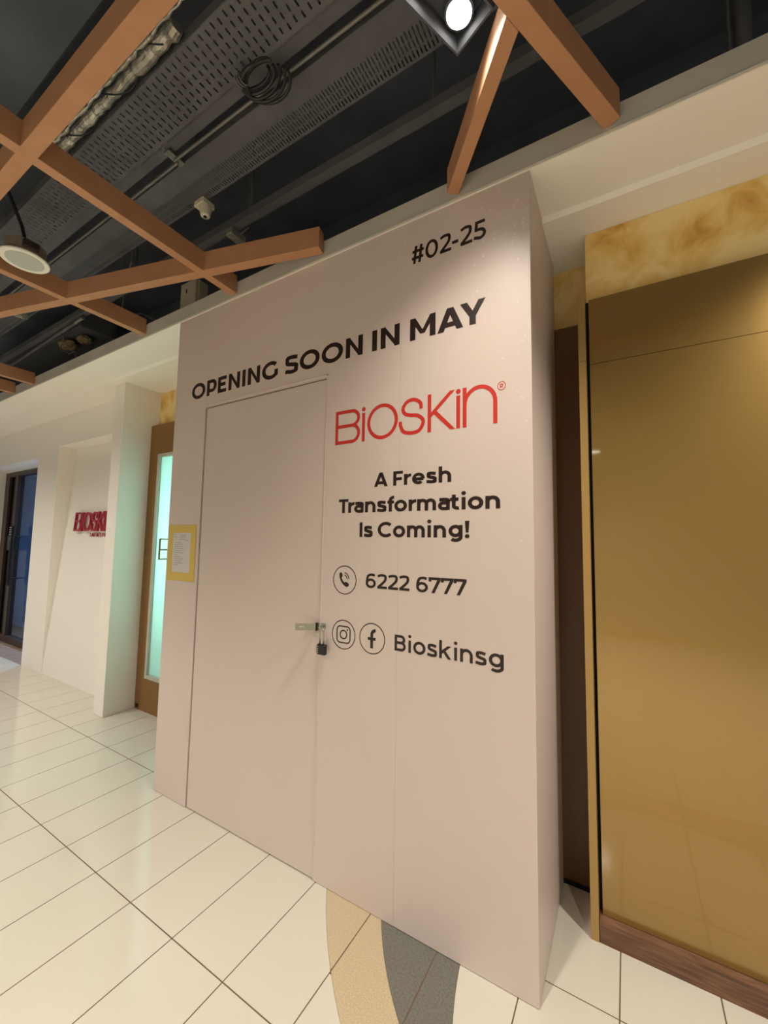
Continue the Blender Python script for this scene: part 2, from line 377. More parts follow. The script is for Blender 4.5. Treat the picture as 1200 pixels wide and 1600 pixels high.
# door leaf
door = box('door_leaf', DX0+.006, DX1-.001, .004, T+.004, .006, DH-.004, 'vinyl', hb, bev=.001)
# door frame bead around the opening (raised vinyl edge)
box('frame_bead', DX1+.004, DX1+.010, -.0022, 0, .15, DH+.02, 'vinyl', hb)
box('frame_bead', DX0+.0, DX1+.010, -.0022, 0, DH+.014, DH+.02, 'vinyl', hb)

# ---------------------------------------------------------------- stroke lettering
def arc(cx, cy_, rx, ry, a0, a1, n=26):
    return [(cx+rx*math.cos(math.radians(a0+(a1-a0)*i/n)), cy_+ry*math.sin(math.radians(a0+(a1-a0)*i/n))) for i in range(n+1)]
def cat(P, n=8):
    Q = [P[0]] + list(P) + [P[-1]]; out = []
    for i in range(1, len(Q)-2):
        p0, p1, p2, p3 = Q[i-1], Q[i], Q[i+1], Q[i+2]
        for k in range(n):
            t = k/n
            out.append(tuple(.5*((2*p1[j]) + (-p0[j]+p2[j])*t + (2*p0[j]-5*p1[j]+4*p2[j]-p3[j])*t*t + (-p0[j]+3*p1[j]-3*p2[j]+p3[j])*t**3) for j in (0, 1)))
    out.append(tuple(P[-1])); return out
def ell(cx, cy_, rx, ry): return ('c', arc(cx, cy_, rx, ry, 0, 360, 40)[:-1])
def ln(*p): return ('s', list(p))
def disc(cx, cy_, r, n=16): return ('p', arc(cx, cy_, r, r, 0, 360, n)[:-1])
def glyph(c, w):
    h = w/2; xh = .755; A = 1.06
    if c == 'O': return [ell(.54, .5, .54-h, .515-h)], 1.08
    if c == 'P':
        b = .31; return [ln((h, 0), (h, 1)), ln((w*.5, 1-h), (.42, 1-h), *arc(.42, (1-h+b)/2, .32-h, (1-h-b)/2, 90, -90)[1:-1], (.42, b), (w*.5, b))], .74
    if c == 'E': return [ln((h, 0), (h, 1)), ln((h, 1-h), (.62, 1-h)), ln((h, .51), (.56, .51)), ln((h, h), (.63, h))], .63
    if c == 'F': return [ln((h, 0), (h, 1)), ln((h, 1-h), (.62, 1-h)), ln((h, .46), (.56, .46))], .62
    if c == 'N': return [ln((h, 0), (h, 1)), ln((.8-h, 0), (.8-h, 1)), ('p', [(0, 1), (w*.85, 1), (.8, 0), (.8-w*.85, 0)])], .8
    if c == 'I': return [ln((h, 0), (h, 1))], w
    if c == 'G': return [('s', arc(.54, .5, .54-h, .515-h, 44, 322)), ln((.985-h, .51), (.985-h, .15))], .985
    if c == 'C': return [('s', arc(.54, .5, .54-h, .515-h, 44, 316))], .94
    if c == 'S': return [('s', cat([(.70, .865), (.56, .985-h), (.38, 1.01-h), (.15, .93-h*.5), (h+.02, .735), (.15, .575), (.40, .5), (.64, .42), (.745-h, .262), (.62, .08+h*.5), (.37, -.01+h), (.18, .03+h), (.03, .15)]))], .745
    if c == 'M': return [ln((h, 0), (h, 1)), ln((.98-h, 0), (.98-h, 1)), ('p', [(0, 1), (w*.95, 1), (.49+.4*w, .22), (.49-.4*w, .22)]), ('p', [(.98-w*.95, 1), (.98, 1), (.49+.4*w, .22), (.49-.4*w, .22)])], .98
    if c == 'A': return [('p', [(0, 0), (w*1.06, 0), (.46+.5*w, 1), (.46-.54*w, 1)]), ('p', [(.92-w*1.06, 0), (.92, 0), (.46+.54*w, 1), (.46-.5*w, 1)]), ln((.2, .27), (.72, .27))], .92
    if c == 'Y': return [('p', [(0, 1), (w*1.1, 1), (.43+.52*w, .35), (.43-.5*w, .35)]), ('p', [(.86-w*1.1, 1), (.86, 1), (.43+.5*w, .35), (.43-.52*w, .35)]), ln((.43, 0), (.43, .4))], .86
    if c == 'T': return [ln((0, 1-h), (.7, 1-h)), ln((.35, 0), (.35, 1))], .7
    if c == 'B':
        return [ln((h, 0), (h, 1)), ln((h, 1-h), (.42, 1-h), *arc(.42, (1-h+.52)/2, .26-h*.6, (1-h-.52)/2, 90, -90)[1:-1], (.42, .52), (h, .52)),
                ln((h, .52), (.46, .52), *arc(.46, (.52+h)/2, .29-h, (.52-h)/2, 90, -90)[1:-1], (.46, h), (h, h))], .75
    if c == 'R':
        return [ln((h, 0), (h, 1)), ln((h, 1-h), (.42, 1-h), *arc(.42, (1-h+.4)/2, .3-h, (1-h-.4)/2, 90, -90)[1:-1], (.42, .4), (h, .4)), ('p', [(.36, .4), (.36+w, .4), (.74, 0), (.74-w*1.1, 0)])], .74
    if c == 'o': return [ell(.39, xh/2, .39-h, xh/2+.012-h)], .78
    if c == 'e': return [('s', arc(.385, xh/2, .385-h, xh/2+.012-h, -6, 312)), ln((h, xh/2-.03), (.765-h*.7, xh/2-.03))], .77
    if c == 'r': return [ln((h, 0), (h, xh)), ('s', arc(.45, .36, .45-h, xh-h-.355, 180, 90))], .45
    if c == 's': return [('s', [(x*.81, z*xh) for x, z in cat([(.68, .83), (.55, .97-h*1.2), (.38, 1.01-h*1.3), (.17, .93-h*.7), (.06+h, .735), (.17, .6), (.38, .515), (.62, .43), (.74-h*1.2, .262), (.61, .09+h*.6), (.36, -.01+h*1.3), (.18, .03+h*1.2), (.02, .16)])])], .6
    if c in 'hn':
        return [ln((h, 0), (h, A if c == 'h' else xh)), ('s', arc(.355, .40, .355-h, xh+.01-h-.40, 180, 0) + [(.71-h, 0)])], .71
    if c == 'm':
        return [ln((h, 0), (h, xh)), ('s', arc(.325, .42, .325-h, xh+.01-h-.42, 180, 0) + [(.65-h, 0)]), ('s', arc(.65-h+.325-h, .42, .325-h, xh+.01-h-.42, 180, 0) + [(1.3-3*h, 0)])], 1.3-w
    if c == 'a':
        return [('s', cat([(.075, .655), (.2, xh-h+.0), (.36, xh+.01-h), (.55, xh-.09-h*.5), (.65-h, .46)]) + [(.65-h, 0)]),
                ('s', [(.65-h, .445), (.36, .445)] + arc(.30, (.445+h-.01)/2, .30-h, (.445-h+.01)/2, 90, 270)[1:] + cat([(.36, h-.01), (.52, .09), (.65-h, .22)])[1:])], .65
    if c == 'f': return [('s', [(.21, 0), (.21, .78)] + arc(.45, .80, .24, 1.07-h-.80, 180, 92)[1:]), ln((.02, xh-h-.01), (.44, xh-h-.01))], .47
    if c == 't': return [('s', [(.20, .93), (.20, .24)] + arc(.42, .24, .22, .24-h+.01, 180, 285)[1:]), ln((.0, xh-h-.01), (.45, xh-h-.01))], .49
    if c == 'i': return [ln((.57*w, 0), (.57*w, xh)), disc(.57*w, 1.0, .6*w)], 1.14*w
    if c == 'k': return [ln((h, 0), (h, A)), ('p', [(w*.7, .22), (w*.7, .22+w*1.35), (.49, xh), (.49+w*1.3, xh)]), ('p', [(.25, .36), (.25+w*.75, .47), (.71, 0), (.71-w*1.2, 0)])], .71
    if c == 'g': return [ell(.38, xh/2+.02, .38-h, xh/2-.005-h), ('s', [(.77-h, xh), (.77-h, .03)] + arc(.385, .03, .385-h, .29-h, 0, -140)[1:])], .77
    if c == '!': return [('p', [(-.02, 1), (w+.02, 1), (w*.85, .3), (w*.15, .3)]), disc(h, .09, .6*w)], w
    if c == '6': return [ell(.36, .325, .36-h, .335-h), ('s', cat([(.645, .90), (.55, .985-h), (.43, 1.01-h), (.2, .9-h*.5), (h+.02, .62), (h, .36)]))], .72
    if c == '2': return [('s', cat([(.04, .84), (.17, .98-h), (.32, 1.01-h), (.53, .93-h*.5), (.60-h*.3, .74), (.53, .56), (.36, .36), (.08, h+.02)])), ln((.0+.02, h), (.68, h))], .68
    if c == '7': return [ln((h, .72), (h, 1)), ln((h, 1-h), (.72, 1-h)), ('p', [(.72, 1-w), (.72, 1-w*.4), (.72-w*.95, 1-w*.4), (.17, 0), (.17+w*1.1, 0)])], .72
    if c == '0': return [ell(.39, .5, .39-h, .515-h)], .78
    if c == '5': return [ln((.62, 1-h), (.09, 1-h)), ('p', [(.09, 1), (.09+w, 1), (.05+w, .5), (.05, .5)]), ('s', [(.06, .5+h*.4), (.32, .5+h*.4)] + arc(.33, (.5+h*.4+h-.01)/2, .345-h, (.5+h*.4-h+.01)/2, 88, -90)[1:] + cat([(.33, h-.01), (.16, .04+h), (.02, .16)])[1:])], .68
    if c == '-': return [ln((0, .37), (.36, .37))], .36
    if c == '#': return [ln((.16, 0), (.27, 1)), ln((.49, 0), (.60, 1)), ln((.03, .69), (.76, .69)), ln((.0, .31), (.73, .31))], .76
    raise KeyError(c)
def outline(st, w):     # quads / polygons of one stroke
    kind, P = st[0], st[1]
    if kind == 'p': return [P]
    n = len(P); closed = kind == 'c'; out = []; LR = []
    for i in range(n):
        a = P[(i-1) % n] if (closed or i > 0) else None; b = P[(i+1) % n] if (closed or i < n-1) else None
        def nd(p, q):
            dx, dy = q[0]-p[0], q[1]-p[1]; l = math.hypot(dx, dy) or 1e-9; return (-dy/l, dx/l)
        n1 = nd(a, P[i]) if a else None; n2 = nd(P[i], b) if b else None
        if n1 and n2:
            mx, my = n1[0]+n2[0], n1[1]+n2[1]; l = math.hypot(mx, my) or 1e-9; mx /= l; my /= l
            k = 1/max(.5, mx*n1[0]+my*n1[1])
        else:
            mx, my = n1 or n2; k = 1
        LR.append(((P[i][0]+mx*k*w/2, P[i][1]+my*k*w/2), (P[i][0]-mx*k*w/2, P[i][1]-my*k*w/2)))
    for i in range(n if closed else n-1):
        j = (i+1) % n; out.append([LR[i][0], LR[j][0], LR[j][1], LR[i][1]])
    return out
KERN = {('A', 'Y'): -.16, ('M', 'A'): -.04, ('F', 'r'): -.02, ('T', 'r'): -.08, ('r', 'a'): -.06, ('f', 'o'): -.05, ('2', '-'): -.02, ('-', '2'): -.02, ('a', 't'): -.04, ('t', 'i'): -.02, ('r', 'm'): -.02}
ROUND = 'OCGSoesac60'
def layout(text, w, gap=.15, space=.36):
    x = 0; res = []; prev = None
    for c in text:
        if c == ' ': x += space; prev = None; continue
        if prev is not None:
            x += gap - (.03 if prev in ROUND else 0) - (.03 if c in ROUND else 0) - (.06 if prev in 'AYTFPfr72' else 0) - (.05 if c in 'AYTft7' else 0) + KERN.get((prev, c), 0)
        st, wd = glyph(c, w); res.append((c, x, st)); x += wd; prev = c
    return res, x
def flat_mesh(name, strokes, mapf, w, material, parent, y0=-.0006):
    bm = bmesh.new(); k = 0
    for st in strokes:
        ww = st[2] if len(st) > 2 else w
        y = y0 - k*1.2e-5; k += 1
        for poly in outline(st, ww):
            pts = [mapf(*p) for p in poly]
            vs = [bm.verts.new((x, y, z)) for x, z in pts]
            f = bm.faces.new(vs)
    bm.normal_update()
    for f in bm.faces:
        if f.normal.y > 0: f.normal_flip()
    bmesh.ops.remove_doubles(bm, verts=bm.verts, dist=1e-6)
    return obj(name, bm, material, parent)
def write(text, x0, x1, base, cap, w, material='ink', parent=hb, y0=-.0006, name='lettering', gap=.15, space=.36):
    res, tot = layout(text, w, gap, space); sx = (x1-x0)/tot
    words = text.split(' '); k = 0
    for wd in words:          # every word is a part of its own
        part = res[k:k+len(wd)]; k += len(wd)
        S = [(st[0], [(p[0]+gx, p[1]) for p in st[1]]) for c, gx, sts in part for st in sts]
        flat_mesh(name, S, lambda u, v: (x0+u*sx, base+v*cap), w, material, parent, y0)
write('#02-25', -.802, -.461, 2.808, .083, .165, gap=.13)
write('OPENING SOON IN MAY', -2.391, -.464, 2.449, .101, .215, gap=.16, space=.42)
write('A Fresh', -.982, -.609, 1.803, .064, .205)
write('Transformation', -1.180, -.410, 1.688, .066, .205, gap=.13)
write('Is Coming!', -1.057, -.533, 1.575, .067, .205, gap=.14)
write('6222 6777', -1.017, -.543, 1.347, .064, .168, gap=.12, space=.42)
write('Bioskinsg', -.863, -.400, 1.092, .067, .168, gap=.16)
# brand logo, own strokes (u, v in metres from its lower left corner)
t_ = .0165; h_ = t_/2
LOGO = [
 ('B', [ln((h_, 0), (h_, .166)), ln((0, .166-h_), (.098, .166-h_), *arc(.098, .1225, .0375, .0353, 90, -90)[1:-1], (.098, .0872), (0, .0872)), ln((0, .0872), (.098, .0872), *arc(.098, .0477, .0395, .0395, 90, -90)[1:-1], (.098, h_), (0, h_))]),
 ('i', [ln((.1645, 0), (.1645, .138)), disc(.1645, .1555, .0105)]),
 ('O', [ell(.2675, .082, .0818-h_, .083-h_)]),
 ('S', [('s', cat([(.464, .110), (.460, .136), (.440, .152), (.418, .157), (.392, .149), (.375, .124), (.385, .099), (.415, .088), (.447, .082), (.470, .064), (.473, .043), (.455, .016), (.420, .0085), (.380, .018), (.364, .045), (.362, .066)]))]),
 ('K', [ln((.503, 0), (.503, .166)), ('p', [(.505, .058), (.505, .080), (.596, .166), (.618, .166)]), ('p', [(.522, .078), (.535, .090), (.620, 0), (.598, 0)])]),
 ('i', [ln((.6325, 0), (.6325, .138)), disc(.6325, .1555, .0105)]),
 ('n', [ln((.660, 0), (.660, .166)), ('s', arc(.7225, .092, .0625, .0665, 180, 0, 30) + [(.785, 0)])]),
]
flat_mesh('logo_lettering', [s for _, ss in LOGO for s in ss], lambda u, v: (-1.212+u, 2.022+v), t_, 'red', hb)
gR, wR = glyph('R', .17)
reg = [('c', arc(0, 0, .0152, .0165, 0, 360, 30)[:-1], .0026)] + [(s[0], [(p[0]*.0165-.006, p[1]*.0175-.0087) for p in s[1]], .0032) for s in gR]
flat_mesh('registered_mark', reg, lambda u, v: (-.402+u, 2.168+v), .003, 'red', hb)
# icons
def ring(r, w): return ('c', arc(0, 0, r, r, 0, 360, 48)[:-1], w)
P0 = [ring(.0648, .0042),
      ('p', [(x-.001, z+.001) for x, z in [(-.030, .026), (-.026, .032), (-.019, .033), (-.013, .027), (-.011, .015), (-.017, .009), (-.010, -.004), (.000, -.013), (.006, -.009), (.017, -.012), (.026, -.018), (.026, -.026), (.019, -.032), (.008, -.032), (-.008, -.022), (-.021, -.006), (-.029, .012)]]),
      ('s', arc(-.007, .0035, .021, .021, 5, 75, 10), .0042), ('s', arc(-.007, .0035, .0315, .0315, 2, 80, 12), .0042)]
flat_mesh('phone_icon', P0, lambda u, v: (-1.135+u, 1.374+v), .004, 'ink', hb)
def rrect(a, r):
    q = []
    for cx, cz, s in ((a-r, a-r, 0), (-a+r, a-r, 90), (-a+r, -a+r, 180), (a-r, -a+r, 270)): q += arc(cx, cz, r, r, s, s+90, 8)
    return q
P1 = [ring(.0648, .0042), ('c', rrect(.037, .017), .006), ring(.0185, .006), disc(.0215, .0225, .0042)]
flat_mesh('camera_icon', P1, lambda u, v: (-1.134+u, 1.124+v), .004, 'ink', hb)
P2 = [ring(.0655, .0042), ('s', [(-.001, -.042), (-.001, .018)] + arc(.019, .018, .020, .0175, 180, 90, 10)[1:], .0145), ('s', [(-.022, -.0015), (.019, -.0015)], .0125)]
flat_mesh('letter_f_icon', P2, lambda u, v: (-.978+u, 1.126+v), .004, 'ink', hb)
# printed sparkles: many small pale dots
bm = bmesh.new(); rng = random.Random(3)
def dot(x, z, r):
    vs = [bm.verts.new((x+r*math.cos(a*math.pi/4), -.0003, z+r*math.sin(a*math.pi/4))) for a in range(8)]; f = bm.faces.new(vs); f.normal_update()
    if f.normal.y > 0: f.normal_flip()
for k in range(85):
    x = HX1-.012-abs(rng.gauss(0, .13)); z = rng.choice([rng.uniform(1.5, 2.95), rng.gauss(2.35, .25), rng.uniform(2.7, 3.0)])
    if x < -.84 or z > 3.0: continue
    dot(x, z, rng.choice([.0018, .0025, .0035, .005]))
for k in range(40): dot(HX0+.01+abs(rng.gauss(0, .05)), rng.uniform(.25, .95), rng.choice([.0015, .0022, .003]))
obj('sparkle_print', bm, 'sparkle', hb, kind='stuff')

# --- hasp on the door leaf
hs = empty('hasp', (-1.29, 0, 1.143)); attach(hs, hb)
def parent_keep(o, p):
    o.parent = p
pz = 1.143
bm = bmesh.new(); bx(bm, -1.300, -1.284, -.002, .004, pz-.016, pz+.016); bx(bm, -1.2845, -1.2835, -.010, .0, pz-.016, pz+.016)
obj('hasp_plate', bm, 'steel', hb)
bm = bmesh.new(); tube(bm, [(-1.288, -.010, pz-.019), (-1.288, -.010, pz+.019)], .0055, 10); obj('hasp_knuckle', bm, 'gap', hb)
bm = bmesh.new()   # flap swung out over the door, with a slot near its free end
d = Vector((-.070, -.052, 0)); L = d.length+.012; d.normalize(); nn = Vector((d.y, -d.x, 0))
o0 = Vector((-1.288, -.012, pz)); cells_u = [0, L*.56, L*.8, L]; cells_v = [-.0165, -.003, .003, .0165]
for i in range(3):
    for j in range(3):
        if i == 1 and j == 1: continue
        vs = [bm.verts.new(o0 + d*u_ + nn*s + Vector((0, 0, v_))) for s in (-.001, .001) for (u_, v_) in ((cells_u[i], cells_v[j]), (cells_u[i+1], cells_v[j]), (cells_u[i+1], cells_v[j+1]), (cells_u[i], cells_v[j+1]))]
        bm.faces.new(vs[:4]); bm.faces.new(vs[4:][::-1])
        for k in range(4): bm.faces.new((vs[k], vs[4+k], vs[4+(k+1) % 4], vs[(k+1) % 4]))
bmesh.ops.recalc_face_normals(bm, faces=bm.faces)
obj('hasp_flap', bm, 'steel', hb)
bm = bmesh.new(); bx(bm, -1.272, -1.238, -.003, 0, pz-.006, pz+.018, .001); tube(bm, [(-1.262, 0, pz+.003), (-1.262, -.026, pz+.003), (-1.256, -.032, pz+.003), (-1.250, -.026, pz+.003), (-1.250, 0, pz+.003)], .0032, 8)
obj('staple', bm, 'steel', hb)
bpy.data.objects.remove(hs)
# --- padlock
pl = empty('padlock', (-1.235, -.028, 1.024), label='small black combination padlock hanging from the hasp staple', cat='padlock')
bm = bmesh.new(); bx(bm, -1.261, -1.212, -.040, -.018, 1.024, 1.072, .004); obj('lock_body', bm, 'black_plastic', pl)
bm = bmesh.new(); tube(bm, [(-1.249, -.029, 1.070), (-1.251, -.029, 1.125)] + [(-1.240+.011*math.cos(math.radians(a)), -.029, 1.130+.013*math.sin(math.radians(a))) for a in range(180, -1, -20)] + [(-1.226, -.029, 1.070)], .0032, 8)
obj('shackle', bm, 'steel', pl, smooth=True)
for k in range(4):
    bm = bmesh.new(); bx(bm, -1.2640, -1.249, -.0415, -.017, 1.031+.0095*k, 1.0365+.0095*k, .001); obj('number_dial', bm, 'steel', pl)
# --- notice sheet
nt_ = empty('notice', (-2.41, -.001, 1.29), label='white notice sheet taped up with yellow tape beside the hoarding door', cat='notice')
PA = (-2.517, -2.305, 1.325, 1.618)
pp = box('paper', PA[0], PA[1], -.0012, -.0004, PA[2], PA[3], 'paper', nt_)
for i, (x0, x1, z0, z1) in enumerate([(-2.549, -2.270, 1.594, 1.643), (-2.550, -2.266, 1.293, 1.346), (-2.550, -2.503, 1.30, 1.64), (-2.318, -2.268, 1.297, 1.64)]):
    box('tape', x0, x1, -.0019-.0004*(i > 1), -.0012-.0004*(i > 1), z0, z1, 'tape', nt_)
bm = bmesh.new(); rng = random.Random(5)
for k, (z, a, b) in enumerate([(1.582, .0, .02), (1.578, .07, .13), (1.566, .01, .03), (1.567, .06, .12), (1.553, .06, .12), (1.545, .12, .155)] + [(1.53-.0125*i, .01, rng.uniform(.05, .11)) for i in range(12)]):
    bx(bm, -2.495+a, -2.495+b, -.0016, -.0012, z-.0016, z+.0016)
obj('printed_text', bm, 'greyprint', pp)

# ================================================================== RED SIGN IN THE NICHE
sg = empty('wall_sign', (-5.05, .60, 1.56), label='raised red acrylic letters on the leaning cream panel in the niche', cat='sign')
def niche_y(z): return LY+.002 + (.735-LY-.002)*z/2.644
def solid(name, strokes, mapf, w, y_front, y_back, material, parent):
    bm = bmesh.new(); k = 0
    for st in strokes:
        k += 1
        for poly in outline(st, st[2] if len(st) > 2 else w):
            pts = [mapf(*p) for p in poly]
            a = [bm.verts.new((x, y_front(z)-k*1e-4, z)) for x, z in pts]; b = [bm.verts.new((x, y_back(z), z)) for x, z in pts]
            bm.faces.new(a); bm.faces.new(b[::-1])
            for i in range(len(a)): bm.faces.new((a[i], b[i], b[(i+1) % len(a)], a[(i+1) % len(a)]))
    bmesh.ops.recalc_face_normals(bm, faces=bm.faces)
    return obj(name, bm, material, parent)
SC = 1.30
for c, ss in LOGO:
    solid('letter', ss, lambda u, v: (-5.46+u*SC*.82, 1.632+v*SC), t_*1.05, lambda z: niche_y(z)-.045, lambda z: niche_y(z)-.018, 'signred', sg)
def glyphL(w): return [ln((w/2, 0), (w/2, 1)), ln((w/2, w/2), (.55, w/2))], .55
x = 0; items = []
for c in 'LAB AESTHETICS':
    if c == ' ': x += .35; continue
    if c == 'L': st, wd = glyphL(.17)
    elif c == 'H': st, wd = [ln((.085, 0), (.085, 1)), ln((.695, 0), (.695, 1)), ln((.085, .5), (.695, .5))], .78
    else: st, wd = glyph(c, .17)
    items.append((x, st)); x += wd+.16
for gx, st in items:
    solid('small_letter', [(s[0], [((p[0]+gx)*.055, p[1]*.042) for p in s[1]]) for s in st], lambda u, v: (-5.12+u*.8, 1.572+v), .005, lambda z: niche_y(z)-.014, lambda z: niche_y(z)-.008, 'signred', sg)

# ================================================================== CEILING BEAMS
BZ0, BZ1, BWD = 3.05, 3.162, .054
def beam(p, q, label, width=BWD, cut0=None, z0=BZ0, stop=None):
    p = Vector((*p, 0)); q = Vector((*q, 0)); d = (q-p).normalized(); n = Vector((-d.y, d.x, 0))*width/2
    bm = bmesh.new(); pts = [p+n, p-n, q-n, q+n]
    if cut0 is not None:      # mitred to the fascia plane y = cut0 at p
        pts[0] = pts[0] + d*((cut0-pts[0].y)/d.y); pts[1] = pts[1] + d*((cut0-pts[1].y)/d.y)
    if stop is not None:      # far end cut flush against the side of another beam: (point, normal)
        sp_, sn = Vector((*stop[0], 0)), Vector((*stop[1], 0))
        for k in (2, 3): pts[k] = pts[k] + d*((sp_-pts[k]).dot(sn)/d.dot(sn))
    prism(bm, [(v.x, v.y) for v in pts], z0, BZ1); bmesh.ops.recalc_face_normals(bm, faces=bm.faces)
    es = [e for e in bm.edges]
    bmesh.ops.bevel(bm, geom=es, offset=.0015, segments=1, profile=.5, affect='EDGES')
    o = obj('ceiling_beam', bm, 'beam'); finish(o, '', label=label, cat='beam', group='brown beams hanging under the black ceiling'); return o
e = 1e-3
beam((-.004, -.005), (-.49, -1.078), 'brown ceiling beam ending at the fascia right of the hoarding corner', .056)
beam((-.603, -.012), (-.236, -.475), 'short brown ceiling beam running from fascia into the beam beside the lit lamp', .05, stop=((-.004-.911*.0285, -.005+.413*.0285), (-.911, .413)))
beam((-1.315, -.03), (-5.6, -1.155), 'long slanting brown ceiling beam crossing two beams above the hoarding top left', .056, z0=BZ0+.0006)
beam((-2.022, -.004), (-1.975, -1.9), 'brown ceiling beam meeting the fascia above the hoarding top left corner', .052, cut0=-.003)
beam((-3.012, -.004), (-3.0, -1.9), 'brown ceiling beam behind the hanging round lamp', .052, cut0=-.003)
beam((-4.97, -.004), (-4.94, -1.9), 'brown ceiling beam at far left, nearer of the two stubs', .052, cut0=-.003)
beam((-5.46, -.004), (-5.45, -1.9), 'brown ceiling beam at far left, farther of the two stubs', .052, cut0=-.003)
beam((-6.2, -1.012), (1.6, -1.012), 'widest looking brown ceiling beam crossing the top left corner', .056, z0=BZ0-.0006)

# ================================================================== LAMPS
def spot(loc, watts, parent=None, ang=125, blend=.45, size=.04, target=None):
    l = bpy.data.lights.new('lamp_light', 'SPOT'); l.energy = watts; l.color = LAMP_COL; l.spot_size = math.radians(ang); l.spot_blend = blend; l.shadow_soft_size = size
    o = bpy.data.objects.new('lamp_light', l); COL.objects.link(o); o.location = loc; attach(o, parent); return o
# unlit round lamp hanging at the left
t = empty('round_lamp', (-2.80, -.762, 3.06), label='unlit round white ceiling lamp hanging at the left between the beams', cat='lamp')
LC = (-2.80, -.762, 3.06)
bm = bmesh.new(); lathe(bm, LC, [(.088, .012), (.09, .02), (.088, .085), (.06, .09)], 40); obj('lamp_can', bm, 'lampbody', t, smooth=False)
bm = bmesh.new(); lathe(bm, LC, [(.083, .001), (.106, 0), (.109, .005), (.107, .012), (.083, .014)], 48); obj('trim_ring', bm, 'lampwhite', t)
bm = bmesh.new(); lathe(bm, LC, [(.02, -.001), (.0828, -.0012), (.0828, .006)], 48); obj('diffuser', bm, 'lampglass', t)
bm = bmesh.new(); bx(bm, LC[0]+.055, LC[0]+.1, LC[1]-.04, LC[1]+.03, LC[2]+.035, LC[2]+.075, .003); obj('driver_box', bm, 'frame_dark', t)
bm = bmesh.new(); tube(bm, [(LC[0], LC[1], 3.15), (LC[0]-.01, LC[1]-.02, 3.25), (LC[0]-.05, LC[1]-.088, 3.45), (LC[0]-.08, LC[1]-.096, 4.0)], .009, 8); obj('cable', bm, 'cable', t)
# lit twin-head lamp in a slanted rectangular housing
ax = Vector((-.395, -.919, 0)); bx_ = Vector((.919, -.395, 0)); cor = Vector((-.44, -.389, 3.165))
t = empty('lit_ceiling_lamp', cor + ax*.13 + bx_*.075, label='glowing ceiling lamp in a slanted rectangular housing above the hoarding', cat='lamp')
def obox(bm, u0, u1, v0, v1, z0, z1):
    pts = [cor + ax*u + bx_*v for u, v in ((u0, v0), (u1, v0), (u1, v1), (u0, v1))]
    prism(bm, [(p.x, p.y) for p in pts], z0, z1); bmesh.ops.recalc_face_normals(bm, faces=bm.faces)
bm = bmesh.new()
for a_ in ((0, .26, 0, .006), (0, .26, .144, .15), (0, .006, .006, .144), (.254, .26, .006, .144)): obox(bm, *a_, 3.165, 3.25)
obj('housing_frame', bm, 'black', t)
bm = bmesh.new(); obox(bm, .006, .254, .006, .144, 3.235, 3.25); obj('housing_back', bm, 'black', t)
for u_ in (.058, .195):
    c = cor + ax*u_ + bx_*.062
    bm = bmesh.new(); lathe(bm, (c.x, c.y, 3.2), [(.040, 0), (.046, .002), (.046, .034), (.03, .035)], 32); g_ = obj('lamp_head', bm, 'black', t)
    bm = bmesh.new(); lathe(bm, (c.x, c.y, 3.2), [(.01, -.0015), (.039, -.0015), (.039, .001)], 32); obj('lamp_lens', bm, 'lit', g_)
    spot((c.x, c.y, 3.185), LAMP_W*.24, t, 108, 1.0)
bm = bmesh.new(); tube(bm, [cor+ax*.13+bx_*.075+Vector((0, 0, .085)), cor+ax*.13+bx_*.075+Vector((0, 0, .84))], .008, 8); obj('suspension_rod', bm, 'cable', t)
# unseen lamps beside and behind the viewer; all but the first added as fill
SPOTS = [(1.0, -.5), (-1.0, -2.75), (1.4, -2.9), (-3.4, -2.6), (-4.5, -1.22), (-6.6, -1.22), (-8.8, -1.22), (-3.6, -4.6), (-.4, -4.8)]
LBL = ['in front of the bronze panel', 'just behind the viewer, added as fill', 'behind the viewer at right, added as fill', 'behind the viewer at left, added as fill', 'in front of the wing wall, added as fill', 'in front of the dark glass door, added as fill', 'at the far left corridor end, added as fill', 'over the far corridor side, left, added as fill', 'over the far corridor side, middle, added as fill']
for (x, y), lb in zip(SPOTS, LBL):
    t = empty('unseen_corridor_lamp', (x, y, 3.06), label='unseen lit round ceiling lamp hanging ' + lb, cat='lamp', group='lit corridor lamps')
    bm = bmesh.new(); lathe(bm, (x, y, 3.06), [(.088, .012), (.09, .02), (.088, .085), (.06, .09)], 24); obj('lamp_can', bm, 'lampbody', t)
    bm = bmesh.new(); lathe(bm, (x, y, 3.06), [(.083, .001), (.106, 0), (.109, .005), (.107, .012), (.083, .014)], 24); obj('trim_ring', bm, 'lampwhite', t)
    bm = bmesh.new(); lathe(bm, (x, y, 3.06), [(.02, -.001), (.0828, -.0012), (.0828, .006)], 24); obj('diffuser', bm, 'lit', t)
    bm = bmesh.new(); tube(bm, [(x, y, 3.15), (x, y, 3.715 if (-1.4 < y < -.8 and x > -6.1) else 4.0)], .008, 6); obj('cable', bm, 'cable', t)
    spot((x, y, 3.05), LAMP_W*(1.75 if y < -2 else (1.05 if x > 0 else 1.05)), t, 134 if y < -2 else (138 if x > 0 else 148), .75 if x > 0 and y > -2 else 1.0, .035 if x > 0 else .05)

